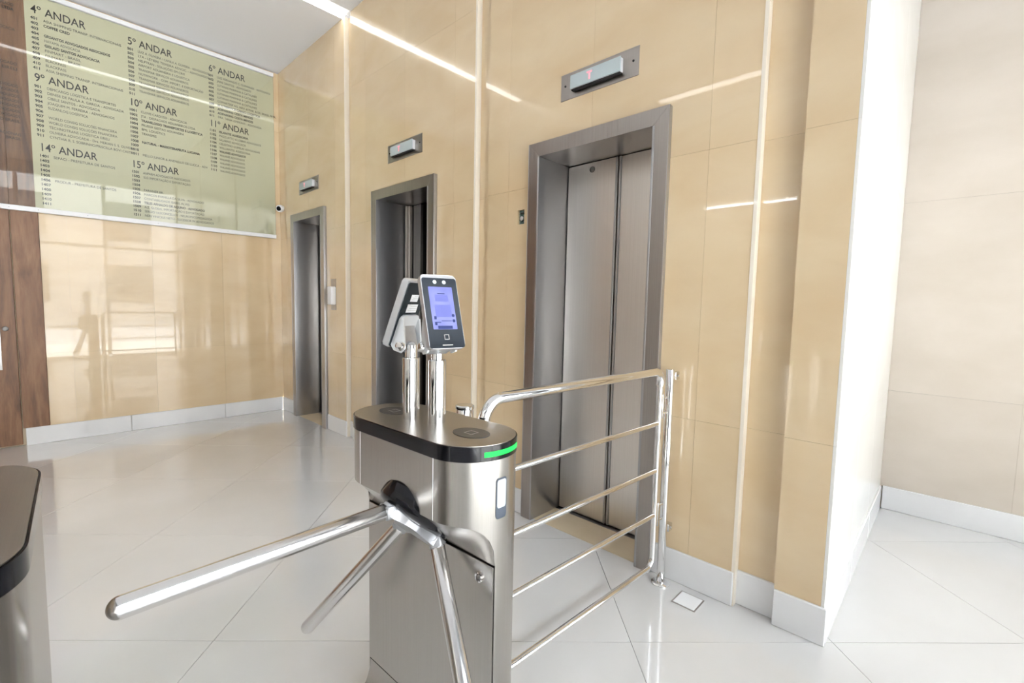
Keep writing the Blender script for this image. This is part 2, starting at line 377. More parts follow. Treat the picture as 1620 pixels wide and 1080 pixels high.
# ------------------------------------------------------------------ glazed front Y=-9
b = MB(); b.box((XL, YF-.25, 3.60), (XR, YF, H)); 
for x0, x1 in ((XL, XL+.12), (XR-.12, XR+.0)): b.box((x0, YF-.25, 0), (x1, YF, 3.60))
struct(b.build('wall_front', MT['white'], smooth=0))
win = struct(bpy.data.objects.new('window_1', None)); COL.objects.link(win)
px = [XL+.12 + i*(XR-XL-.24)/6 for i in range(7)]
for x in px[1:-1]:
    mb = MB(); mb.box((x-.03, YF-.16, .05), (x+.03, YF-.08, 3.60)); mb.build('mullion', MT['white'], win, smooth=0)
for x0, x1 in zip(px, px[1:]):
    mb = MB(); mb.box((x0+.03, YF-.15, 0.0), (x1-.03, YF-.09, .05)); mb.box((x0+.03, YF-.15, 2.30), (x1-.03, YF-.09, 2.36)); mb.build('rail', MT['white'], win, smooth=0)
    for z0, z1 in ((.05, 2.30), (2.36, 3.60)):
        mb = MB(); mb.box((x0+.03, YF-.124, z0), (x1-.03, YF-.116, z1)); mb.build('pane', MT['glass'], win, smooth=0)
# street outside (seen only in the polished stone)
b = MB(); b.box((-40, -60, -.25), (40, YF-.3, -.12)); struct(b.build('street', plain('asphalt', (.30, .30, .31), .85), smooth=0))
b = MB(); b.box((-40, -11.6, -.12), (40, YF-.3, -.02)); struct(b.build('sidewalk', plain('pavement', (.50, .49, .46), .8), smooth=0))
b = MB(); b.box((-30, -34, -.12), (30, -26, 14)); bl = struct(b.build('far_building', plain('far_facade', (.30, .28, .26), .8), smooth=0))
for i in range(14):
    for k in range(4):
        mb = MB(); mb.box((-27+i*4, -25.98, 1+k*3.2), (-25.2+i*4, -25.9, 2.9+k*3.2)); mb.build('window', MT['black'], bl, smooth=0)

# ------------------------------------------------------------------ ceiling lamps (behind the camera)
for k, (x, y, rz, lab) in enumerate(((-3.40, -3.50, 90, 'slim linear ceiling lamp above the lobby left of the turnstiles'),)):
    t = thing('ceiling_lamp', lab, 'lamp', (x, y, H), R(rz))
    mb = MB(); mb.box((-.60, -.065, -.03), (.60, .065, 0), .004); mb.build('frame', MT['white'], t)
    mb = MB(); mb.box((-.58, -.055, -.034), (.58, .055, -.030)); mb.build('diffuser', MT['lampface'], t, smooth=0)

# ------------------------------------------------------------------ lifts
def lift(d, label, closed):
    y0, y1 = d; t = thing('elevator', label, 'elevator', (0, (y0+y1)/2, 0), 0, 'elevators in the beige stone wall'); hw = (y1-y0)/2
    X0 = -.030; iw = hw-FR; hi = HD-FR; XB = .245
    def jamb(s):     # mitred flat face, thin return edge, deep reveal
        mb = MB(); f = lambda u, v, h: (h, u, v)
        P = [(s*hw, .0), (s*iw, .0), (s*iw, hi), (s*hw, HD)]
        if s < 0: P = P[::-1]
        mb.prism(P, f, X0, .0); return mb
    
    for s in (-1, 1):
        jj = jamb(s).build('jamb', MT['steel'], t, smooth=0)
        mb = MB(); mb.box((X0-.0015, s*(iw-.0015), 0), (XB+.05, s*(iw+.010), hi), .0015, 2); mb.build('reveal', MT['reveal'], jj)
        mb = MB(); mb.box((X0-.0012, s*(hw-.002), 0), (-.0005, s*(hw+.0015), HD), .001, 2); mb.build('edge_bead', MT['reveal'], jj)
    mb = MB(); mb.prism([(-iw+.0008, hi), (iw-.0008, hi), (hw-.0008, HD), (-hw+.0008, HD)], lambda u, v, h: (h, u, v), X0, .0)
    mb.box((0, -iw, hi), (XB+.05, iw, hi+.012)); mb.build('header', MT['steel'], t, smooth=0)
    mb = MB(); mb.box((.0, -iw, -.004), (XB-.03, iw, .0015)); mb.build('threshold', MT['threshold'], t, smooth=0)
    mb = MB(); mb.box((XB-.03, -iw, -.004), (XB+.06, iw, .001)); mb.build('track', MT['steel_dark'], t, smooth=0)
    def panel(ya, yb, x, name='door_panel', mat='door_steel'):
        m = MB(); m.box((x, ya, .006), (x+.03, yb, hi-.003), .003, 1); return m.build(name, MT[mat], t)
    def strip(ya, yb, x, mat='steel'):
        m = MB(); m.box((x, ya, .006), (x+.02, yb, hi-.003), .002, 1); return m.build('door_edge', MT[mat], t)
    if closed:
        mid = .0
        panel(mid+.001, iw-.004 if closed == 1 else iw-.024, XB); panel(-iw+.002, mid-.004, XB+.004)
        strip(mid-.024, mid-.010, XB-.002, 'reveal'); strip(mid+.004, mid+.014, XB-.003, 'reveal')
        m = MB(); m.box((XB+.036, -iw, 0), (XB+.05, iw, hi)); m.build('shaft_backing', MT['dark'], t, smooth=0)
        m = MB(); m.lathe((XB, .17 if closed == 1 else .1, hi-.045), (-1, 0, 0), [(0, .017), (.003, .017), (.004, .009)], 20)
        o = m.build('release_keyhole', MT['steel_dark'], t)
    else:
        # doors drawn back: panel edges, guide rails and the dark shaft behind
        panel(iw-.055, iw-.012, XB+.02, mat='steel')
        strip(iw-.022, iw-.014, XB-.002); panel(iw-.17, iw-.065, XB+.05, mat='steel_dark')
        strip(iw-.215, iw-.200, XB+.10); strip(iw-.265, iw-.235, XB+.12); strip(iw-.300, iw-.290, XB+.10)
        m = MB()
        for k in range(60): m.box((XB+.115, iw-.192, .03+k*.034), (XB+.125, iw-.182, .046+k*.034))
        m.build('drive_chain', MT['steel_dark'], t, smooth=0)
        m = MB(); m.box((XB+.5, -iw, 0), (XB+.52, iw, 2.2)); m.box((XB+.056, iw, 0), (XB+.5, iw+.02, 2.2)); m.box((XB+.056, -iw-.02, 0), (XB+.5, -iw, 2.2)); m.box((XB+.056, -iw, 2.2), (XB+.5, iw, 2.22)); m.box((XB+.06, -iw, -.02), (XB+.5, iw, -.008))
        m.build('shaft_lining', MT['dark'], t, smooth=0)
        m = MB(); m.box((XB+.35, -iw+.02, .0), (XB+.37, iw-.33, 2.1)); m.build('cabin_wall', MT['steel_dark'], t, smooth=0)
    return t
lift(DOORS[0], 'closed steel elevator nearest the far corner, smallest in view', 2)
lift(DOORS[1], 'middle steel elevator with its doors open onto a dark shaft', 0)
lift(DOORS[2], 'large closed steel elevator behind the railing gate', 1)

def indicator(yc, label):
    t = thing('floor_indicator', label, 'indicator', (0, yc, 2.481), 0, 'floor indicators above the elevators')
    mb = MB(); mb.box((-.004, -.235, -.069), (0, .235, .069), .001, 1); mb.build('plate', MT['steel'], t)
    mb = MB(); mb.box((-.030, -.150, -.034), (-.004, .150, .034), .003); mb.build('housing', MT['bracket'], t)
    mb = MB(); mb.box((-.034, -.152, -.033), (-.0295, .152, .036), .001, 1); mb.build('display', MT['indicator'], t)
    mb = MB(); mb.box((-.029, -.147, -.041), (-.006, .147, -.0345)); mb.build('underside', MT['dark'], t, smooth=0)
    for s in (-1, 1):
        mb = MB(); mb.lathe((-.004, s*.205, .005), (-1, 0, 0), [(0, .006), (.003, .005)], 12); mb.build('screw', MT['dark'], t)
    # red letter T of dots on the display
    mb = MB()
    mb.box((-.0346, -.005+.03, -.018), (-.0339, .005+.03, .020)); mb.box((-.0346, -.016+.03, .014), (-.0339, .016+.03, .022)); mb.build('floor_letter', MT['digit'], t, smooth=0)
indicator(-.788, 'floor indicator above the farthest elevator'); indicator(-2.545, 'floor indicator above the middle open elevator'); indicator(-4.308, 'large pale floor indicator above the nearest closed elevator')

# call stations and open box
t = thing('intercom', 'white intercom handset on a steel plate right of the farthest elevator', 'intercom', (0, -1.33, 1.36))
mb = MB(); mb.box((-.004, -.05, -.15), (0, .05, .15), .001, 1); mb.build('plate', MT['steel'], t)
mb = MB(); mb.box((-.055, -.052, -.10), (-.004, .030, .075), .008); mb.build('handset', MT['white'], t)
t = thing('call_plate', 'steel call plate right of the middle elevator, partly behind the face terminal', 'call plate', (0, -3.115, 1.34))
mb = MB(); mb.box((-.004, -.055, -.15), (0, .055, .135), .001, 1); mb.build('plate', MT['steel'], t)
mb = MB(); mb.lathe((-.004, 0, .0), (-1, 0, 0), [(0, .016), (.005, .016), (.007, .013)], 20); mb.build('button', MT['white'], t)
t = thing('junction_box', 'small open junction box with circuit board left of the nearest elevator', 'junction box', (0, -3.789, 1.8245))
mb = MB(); mb.box((.016, -.0265, -.042), (.0205, .0265, .042)); mb.build('circuit_board', MT['pcb'], t, smooth=0)
mb = MB(); mb.lathe((.016, .003, -.006), (-1, 0, 0), [(0, .014), (.006, .014), (.008, .010)], 18); mb.build('socket', MT['devside'], t)
mb = MB(); mb.box((.008, -.02, .018), (.016, .012, .032), .002); mb.build('connector', MT['dark'], t)

# security camera
t = thing('security_camera', 'small white bullet security camera in the corner beside the directory board', 'camera', (0, -.10, 2.33))
mb = MB(); mb.lathe((0, 0, .0), (-1, 0, 0), [(0, .030), (.012, .030), (.016, .014), (.03, .012)], 24); mb.build('mount', MT['white'], t)
mb = MB(); mb.lathe((-.015, 0, 0), (-.75, -.60, -.2), [(0, .018), (.010, .034), (.03, .040), (.060, .037), (.066, .030)], 28); mb.build('housing', MT['white'], t)
mb = MB(); mb.lathe(Vector((-.015, 0, 0))+Vector((-.75, -.60, -.2)).normalized()*.0665, (-.75, -.60, -.2), [(0, .026), (.004, .024), (.008, .012)], 24); mb.build('lens', MT['black'], t)

# ------------------------------------------------------------------ directory board
t = thing('directory_board', 'large glass floor directory board with dark lettering on the back wall', 'sign', (0, 0, 0))
BX0, BX1, BZ0, BZ1 = -3.65, -.060, 2.035, 3.765
mb = MB(); mb.box((-1.985, -.020, BZ0), (BX1, -.001, BZ1)); mb.build('backing_panel', MT['board'], t, smooth=0)
mb = MB(); mb.box((BX0, -.034, BZ0-.002), (BX1, -.026, BZ1+.002)); o = mb.build('glass_sheet', MT['glass_board'], t, smooth=0)
mb = MB(); mb.box((BX0, -.045, BZ0-.042), (BX1, -.0085, BZ0-.002), .002, 1); fr = mb.build('frame_rail', MT['white'], t)
for x in (-2.14, -1.97, -1.66, -1.15, -.55):
    m = MB(); m.lathe((x, -.045, BZ0-.022), (0, -1, 0), [(0, .004), (.002, .003)], 10); m.build('screw', MT['devside'], fr)
mb = MB(); mb.box((BX0, -.045, BZ1+.002), (BX1, -.0085, BZ1+.040), .002, 1); mb.build('frame_rail', MT['white'], t)
def letter(lines, name, y=-.0215):
    """lines: (text, x, z, size, bold, width or None)"""
    mb = MB()
    for s, x, z, size, bold, width in lines:
        me = text_mesh(s, size, None, bold, .0003)
        if not me.vertices: continue
        w_ = max(v.co.x for v in me.vertices); k = (width / w_) if width else 1.0
        mat = Matrix(((k, 0, 0, x), (0, 0, -1, y), (0, 1, 0, z), (0, 0, 0, 1)))
        me.transform(mat); mb.bm.from_mesh(me); bpy.data.meshes.remove(me)
    return mb.build(name, MT['ink'], t, smooth=0, recalc=False)
DIRECTORY = [
 (-1.951, 3.575, '4\u00ba ANDAR', 401, ['ASIA SHIPPING TRANSP. INTERNACIONAIS', '*COFFEE CRED', '', '*GRSANTOS ADVOGADOS ASSOCIADOS', 'HAYAMA ADVOCACIA', '*GISLAID SANTOS ADVOCACIA', 'FINMART - BRASIL', 'FINMART - BRASIL', 'BLACKPASS', 'BLACKPASS', 'ASIA SHIPPING TRANSP. INTERNACIONAIS']),
 (-1.951, 3.030, '9\u00ba ANDAR', 901, ['DBMCARGO LOG\u00cdSTICA E TRANSPORTES', 'DENISE DE PAULA A. GARCIA - ADVOGADA', 'CIBELE SANTOS - ADVOGADA', 'JOAQUIM M. FERREIRA - ADVOGADOS', 'SUZANLOG LOG\u00cdSTICA', '', 'WORLD CONSIG SOLU\u00c7\u00d5ES FINANCEIRA', 'WORLD CONSIG SOLU\u00c7\u00d5ES FINANCEIRA', 'TECHNOTRANS LOG\u00cdSTICA EIRELI', 'OLIVEIRA ADVOCADA - Dra. MERIAN S. S. OLIVEIRA', 'CYNTHIA R. S. SOBRINHO/PRISCILLA BOVI CASTRO']),
 (-1.945, 2.465, '14\u00ba ANDAR', 1401, ['SEPACI - PREFEITURA DE SANTOS', '', '', '', '', 'PRODUR - PREFEITURA DE SANTOS', '', '', '', '', '']),
 (-1.328, 3.573, '5\u00ba ANDAR', 501, ['LUIZ A. OLIVEIRA / CAMILA A. OLIVEIRA - ADVOGADOS', 'LTA - LETIERE TEIXEIRA ADVOC. - ADVOGADOS', 'NELPTRAN - SOLU\u00c7\u00d5ES EM CRM', 'AIRPORT ADUANEIRA E LOG\u00cdSTICA', 'TRANSMAR SERVI\u00c7OS ADUANEIROS', 'NUTRIWORK - COM. IMPORT. E EXPORTA\u00c7\u00c3O', 'TRANSMAR SERVI\u00c7OS ADUANEIROS', 'TRANSMAR SERVI\u00c7OS ADUANEIROS', 'TRANSMAR SERVI\u00c7OS ADUANEIROS', 'TRANSMAR SERVI\u00c7OS ADUANEIROS', '']),
 (-1.333, 3.029, '10\u00ba ANDAR', 1001, ['CLOVIS CARDOSO - ADVOCACIA', 'JTA - DESPACHOS ADUANEIROS LTDA', '*TRANSLOSSO TRANSPORTES E LOG\u00cdSTICA', 'FRUSSIA GESTAO ADUANEIRA', 'BML LOGISTICS', 'TRANSPES', '', '*NATURAL - MASSOTERAPEUTA LUCIANA', '', '', 'MELLO JUNIOR & ANDRELLO DE LUCCA - ADV']),
 (-1.335, 2.465, '15\u00ba ANDAR', 1501, ['ANPARM ADVOGADOS ASSOCIADOS', 'SLG IMPORTA\u00c7\u00c3O E EXPORTA\u00c7\u00c3O', '', '', 'PARANER BR.', 'MARCOS EVANILLA DA SILVA - ADVOGADO', 'CONTABILIDADE ISABEL ALVES', '*TELES ARNALDO DE AQUINO - ADVOGADO', 'A.Z. GLOBAL IMPORTA\u00c7\u00c3O E EXPORTA\u00c7\u00c3O', 'SERGIO VASCONCELLOS - NEUROPSICOPEDAGOGA', 'NERI VINICIUS NETO - SUCESSOR IN ADVOGADOS']),
 (-.684, 3.568, '6\u00ba ANDAR', 601, ['LUIZ FERNANDO C. GUIMARAES - ADVOGADO', 'JAIME SANTOS - ADVOGADO', 'LUTANAS MARINHA & CATALINES', 'LUTANAS MARINHA & CATALINES', 'LUTANAS MARINHA & CATALINES', 'LUTANAS MARINHA & CATALINES', 'COMARTESP AG. NAV. & MAR. & EX. BRASIL PETR.', '*MULTISERVICE CARGO LOGISTICA', '*ADIPARKING COSTA MENDES', '*ADIPARKING COSTA MENDES', 'DRA. TANIA LEMMONTI - ADVOGADA']),
 (-.688, 3.022, '11\u00ba ANDAR', 1101, ['*ISLANTIS ASSESSORIA', 'PIAZZUATTO & LOBBAS ADVOGADOS', 'SALARINO ADVOCACIA', 'CELESTINO GUIMILAS ADVOGADAS', 'WILLIANTIS ASSESSORIA', '*WALANES ADVOGADOS', 'WALANES ADVOGADOS', 'WALANES ADVOGADOS', 'WALANES ADVOGADOS', 'WALANES ADVOGADOS', 'WALANES ADVOGADOS']),
]
LP = .0397
for x, z, head, n0, rows in DIRECTORY:
    letter([(head, x+.003, z+.050, .092, .0005, .338 if n0 < 1000 else .368)], 'floor_heading')
    L = []
    nd = len(str(n0)); off = .075 if nd == 3 else .086
    for i, r in enumerate(rows):
        zz = z - i*LP
        L.append((str(n0+i), x, zz, .030, .0009, None))
        bold = r.startswith('*'); r = r.lstrip('*')
        if r: L.append((r, x+off, zz, .030, .0009 if bold else .0, min((.0146 if bold else .0140)*len(r), .575)))
    letter(L, 'floor_listing')['kind'] = 'stuff'
L = []
for z, s in ((3.62, 'SANTOS ADVOGADO'), (3.585, '*NEGRI & ASSOCIADOS LTDA'), (3.43, 'ADVOCACIA'), (3.16, 'SILVA - ADVOGADO'), (3.12, 'EIRELI'), (2.985, 'ADVOGADO'), (2.945, 'ADVOGADOS'), (2.905, 'ADVOGADOS'), (2.865, 'ADVOGADOS'), (2.825, 'ADVOGADOS'), (2.785, 'ADVOGADOS'), (2.745, 'ADVOGADOS'), (2.705, 'E DO BRASIL'), (2.60, 'MISSOES INTERNACIONAIS'), (2.565, 'BRASIL')):
    bold = s.startswith('*'); s = s.lstrip('*'); wd = .0145*len(s)
    L.append((s, -2.045-wd, z, .032, .0009 if bold else 0, wd))
letter(L, 'floor_listing', -.0255)['kind'] = 'stuff'

# ------------------------------------------------------------------ turnstile
def stadium(hs, r, n=16):
    """outline points (x,y) ccw, straight sides along y"""
    P = []
    for i in range(n+1): a = math.pi*i/n; P.append((r*math.cos(a), hs + r*math.sin(a)))
    for i in range(n+1): a = math.pi + math.pi*i/n; P.append((r*math.cos(a), -hs + r*math.sin(a)))
    return P
def dens(P, d=.012):
    out = []
    for i in range(len(P)):
        a = Vector(P[i]); c = Vector(P[(i+1) % len(P)]); k = max(1, int((c-a).length/d))
        for j in range(k): out.append(tuple(a.lerp(c, j/k)))
    return out
def turnstile(label, loc, rz):
    t = thing('turnstile', label, 'turnstile', loc, rz, 'tripod turnstiles')
    hs, r = .158, .115; ZT = .98; ZB = .945; XP = -.020; ZF = .795; ZP = .690
    out = dens(stadium(hs, r, 28))
    def zbot(x):
        if x >= XP: return .0
        tt = max(0., min(1., (x + r) / (XP + r)))
        return ZF - (ZF-ZP) * (1 - math.sqrt(max(0, 1 - tt**2.6)))
    # outer shell with thickness
    bm = MB(); n = len(out); th = .0025
    # snap nearest points onto the pedestal plane
    pts = []
    for i in range(n):
        a, c = out[i], out[(i+1) % n]; pts.append((a[0], a[1], zbot(a[0])))
        if (a[0]-XP)*(c[0]-XP) < 0:
            k = (XP-a[0])/(c[0]-a[0]); yy = a[1]+k*(c[1]-a[1])
            A_ = (XP, yy, ZP); B_ = (XP, yy, 0.)
            pts += [A_, B_] if a[0] < XP else [B_, A_]
    def inset(p): 
        cy = max(-hs, min(hs, p[1])); d = Vector((p[0], p[1]-cy)); d.normalize(); return (p[0]-d.x*th, p[1]-d.y*th)
    O0 = [bm.bm.verts.new((p[0], p[1], p[2])) for p in pts]; O1 = [bm.bm.verts.new((p[0], p[1], ZB)) for p in pts]
    I0 = [bm.bm.verts.new((*inset(p), p[2])) for p in pts]; I1 = [bm.bm.verts.new((*inset(p), ZB)) for p in pts]
    m = len(pts)
    for i in range(m):
        j = (i+1) % m
        if abs(pts[i][0]-pts[j][0]) < 1e-7 and abs(pts[i][1]-pts[j][1]) < 1e-7:
            bm.bm.faces.new((O0[i], O0[j], I0[j], I0[i])); continue
        bm.bm.faces.new((O0[i], O0[j], O1[j], O1[i])); bm.bm.faces.new((I0[j], I0[i], I1[i], I1[j])); bm.bm.faces.new((O0[j], O0[i], I0[i], I0[j]))
    bmesh.ops.remove_doubles(bm.bm, verts=bm.bm.verts, dist=1e-6)
    shell = bm.build('housing', MT['turn_steel'], t, 40)
    # seams between centre section and rounded ends
    for s in (-1, 1):
        mb = MB(); mb.box((-r-.0006, s*hs-.0006, ZF+.001), (-r+.001, s*hs+.0006, ZB)); mb.build('seam', MT['white'], t, smooth=0)
    # sloped underside between the overhanging front and the pedestal
    mb = MB(); fr = [p for p in pts if p[0] <= XP+1e-7 and p[2] > .5]
    # order along y
    fr.sort(key=lambda p: (math.atan2(p[0]-XP-1e-4, p[1]) ))
    fr = sorted(fr, key=lambda p: (p[1], 0)) if False else fr
    def key(p):      # walk from +y tip round the front to -y tip
        cy = max(-hs, min(hs, p[1])); 
        return (-p[1])
    top = sorted([p for p in fr], key=key)
    ymax = top[0][1]; ymin = top[-1][1]
    A = [mb.bm.verts.new((p[0]+.002 if p[0] < XP else p[0], p[1]*.997, p[2]+.0005)) for p in top]
    B = [mb.bm.verts.new((XP-.0005, ymax + (ymin-ymax)*(i/(len(top)-1)), ZP)) for i in range(len(top))]
    for i in range(len(top)-1): mb.bm.faces.new((A[i], A[i+1], B[i+1], B[i]))
    mb.build('sloped_underside', MT['turn_steel'], t, 50)
    # pedestal front: service door with flared foot
    W = ymax-.004
    prof = [(ZP-.006, XP-.002)] + [(.17, XP-.002)]
    mb = MB(); mb.box((XP-.003, -W, .175), (XP+.012, W, ZP-.005), .0015, 1); dr = mb.build('service_door', MT['turn_steel'], t)
    mb2 = MB(); y_, z_ = -W+.045, ZP-.045
    mb2.lathe((XP-.003, y_, z_), (-1, 0, 0), [(0, .0125), (.004, .0125), (.005, .010), (.003, .009), (.003, .006), (.006, .0055)], 24); mb2.build('key_lock', MT['chrome'], dr)
    # flared foot
    mb = MB(); N = 10; rows = []
    for k in range(N+1):
        z = .172*(1-k/N); e = .0 + .075*((k/N)**2.2)
        o2 = stadium(hs + e*.55 - .001, r-.003, 20); 
        row = [(XP-.002 - e if x < XP else x, y, z) for x, y in [(x, y) for x, y in o2]]
        rows.append([mb.bm.verts.new((max(p[0], XP-.002-e), p[1], p[2])) for p in row])
    for A_, B_ in zip(rows, rows[1:]): mb.bridge(A_, B_)
    mb.bm.faces.new(rows[0]); mb.bm.faces.new(rows[-1][::-1]); bmesh.ops.remove_doubles(mb.bm, verts=mb.bm.verts, dist=1e-6)
    mb.build('foot', MT['turn_steel'], t, 50)
    # black band and steel lid
    mb = MB(); mb.prism(stadium(hs, r+.0025, 28), lambda u, v, h: (u, v, h), ZB, ZT-.001, .002, 2); band = mb.build('black_band', MT['black'], t)
    mb = MB(); mb.prism(stadium(hs, r-.001, 28), lambda u, v, h: (u, v, h), ZT-.0005, ZT+.0012); mb.build('lid', MT['turn_top'], t)
    # green status light, wraps the near end
    mb = MB(); ring = []
    for k in range(15):
        a = R(-117 + k*60/14); ring.append(((r+.0032)*math.cos(a), -hs+(r+.0032)*math.sin(a)))
    for k in range(14):
        (xa, ya), (xb, yb) = ring[k], ring[k+1]; mb.quad([(xa, ya, ZB+.010), (xb, yb, ZB+.010), (xb, yb, ZB+.022), (xa, ya, ZB+.022)])
    o = mb.build('status_light', MT['green'], band); o['label'] = 'green glowing status light'
    # display window on the rounded end
    def wrap(u, z, d): a = R(-103) + u/r; return ((r+d)*math.cos(a), -hs+(r+d)*math.sin(a), z)
    def curved(name, u0, u1, z0, z1, rr, d, mat, parent):
        mb = MB(); P = rrect(u0, z0, u1, z1, rr, 6)
        N_ = 10
        zc = []
        for i in range(N_+1):
            u = u0 + (u1-u0)*i/N_
            e = min(u-u0, u1-u); c = rr - math.sqrt(max(0, rr*rr-(rr-min(e, rr))**2)); zc.append((u, z0+c, z1-c))
        fr_ = [(mb.bm.verts.new(wrap(u, a, d)), mb.bm.verts.new(wrap(u, c, d))) for u, a, c in zc]
        bk = [(mb.bm.verts.new(wrap(u, a, .0)), mb.bm.verts.new(wrap(u, c, .0))) for u, a, c in zc]
        for i in range(N_):
            mb.bm.faces.new((fr_[i][0], fr_[i+1][0], fr_[i+1][1], fr_[i][1])); mb.bm.faces.new((bk[i][0], fr_[i][0], fr_[i][1], bk[i][1])) if i == 0 else None
            mb.bm.faces.new((fr_[i][1], fr_[i+1][1], bk[i+1][1], bk[i][1])); mb.bm.faces.new((bk[i][0], bk[i+1][0], fr_[i+1][0], fr_[i][0]))
        mb.bm.faces.new((fr_[N_][0], bk[N_][0], bk[N_][1], fr_[N_][1]))
        return mb.build(name, mat, parent)
    pn = curved('display_frame', .004, .037, .803, .900, .007, .0012, MT['navy'], t)
    curved('display_window', .007, .034, .829, .896, .005, .0018, MT['pane'], pn)
    # card readers on the lid
    for s in (-1, 1):
        mb = MB(); P = [(.040*math.cos(2*math.pi*i/40)*(1), s*.163+.052*math.sin(2*math.pi*i/40)) for i in range(40)]
        mb.prism(P, lambda u, v, h: (u, v, h), ZT+.001, ZT+.0026); d_ = mb.build('card_reader', MT['disc'], t)
        mb = MB(); q = .013; w_ = .0013; c = s*.163
        for a, c_ in (((-q, c-q), (q, c-q+w_)), ((-q, c+q-w_), (q, c+q)), ((-q, c-q+w_), (-q+w_, c+q-w_)), ((q-w_, c-q+w_), (q, c+q-w_))): mb.box((*a, ZT+.0025), (*c_, ZT+.0030))
        mb.build('card_icon', MT['icon'], d_, smooth=0)
    # tripod hub
    A0 = Vector((-.026, -.026, .787)); a = Vector((-.7046, 0, -.7096)).normalized()
    e1 = Vector((0, 1, 0)); e2 = a.cross(e1).normalized()
    tr = t
    mb = MB(); mb.lathe(A0 + a*.020, a, [(0, .112), (.030, .112), (.043, .105), (.051, .090), (.054, .060)], 40); cov = mb.build('hub_cover', MT['black'], tr)
    dirs = []
    A1 = Vector((-1, 0.01, 0)).normalized()
    for k in range(3): dirs.append(Matrix.Rotation(2*math.pi*k/3, 3, a) @ A1)
    # three-lobed casting
    mb = MB(); P = []
    base = A1 - a*A1.dot(a); base.normalize(); bas2 = a.cross(base)
    for i in range(96):
        th_ = 2*math.pi*i/96; c = math.cos(3*th_)
        rad = .042 + .064*((1+c)/2)**2.2
        P.append((rad*math.cos(th_), rad*math.sin(th_)))
    mb.prism(P, lambda u, v, h: A0 + a*(.080 + h*(.35 + 7.2*(math.hypot(u, v)-.034))) + base*u + bas2*v, -.012, .022, .003, 2); cast = mb.build('hub', MT['alu'], tr, 50)
    for k, d in enumerate(dirs):
        rad = (d - a*d.dot(a)).normalized()
        # lobe block aligned with the arm
        side = a.cross(d).normalized(); up = side.cross(d).normalized()
        mb = MB(); f = lambda u, v, h: A0 + d*h + side*u + up*v
        mb.prism(rrect(-.021, -.017, .021, .017, .007), f, .086, .134, .003, 1); mb.build('arm_socket', MT['alu'], cast, 50)
        for q in (-1, 1):
            mb = MB(); mb.lathe(A0 + d*.112 + side*(q*.0205), side*q, [(0, .0075), (.0025, .0075), (.0035, .006), (.002, .0045)], 16); mb.build('hub_screw', MT['devside'], cast)
        mb = MB(); L = .650; rr = .0195
        prof = [(.128, rr*.96), (.130, rr)] + [(L-rr + rr*math.sin(R(q)), rr*math.cos(R(q))) for q in (0, 15, 30, 45, 60, 72, 82, 88)]
        mb.lathe(A0, d, prof, 36); mb.build('barrier_arm', MT['satin'], tr, 50)
    return t
turnstile('brushed steel tripod turnstile in the centre with chrome barrier arms', (-1.350, -4.722, 0), R(2))
turnstile('dark topped steel turnstile cut off by the left edge of the picture', (-2.212, -4.715, 0), R(-3.2))

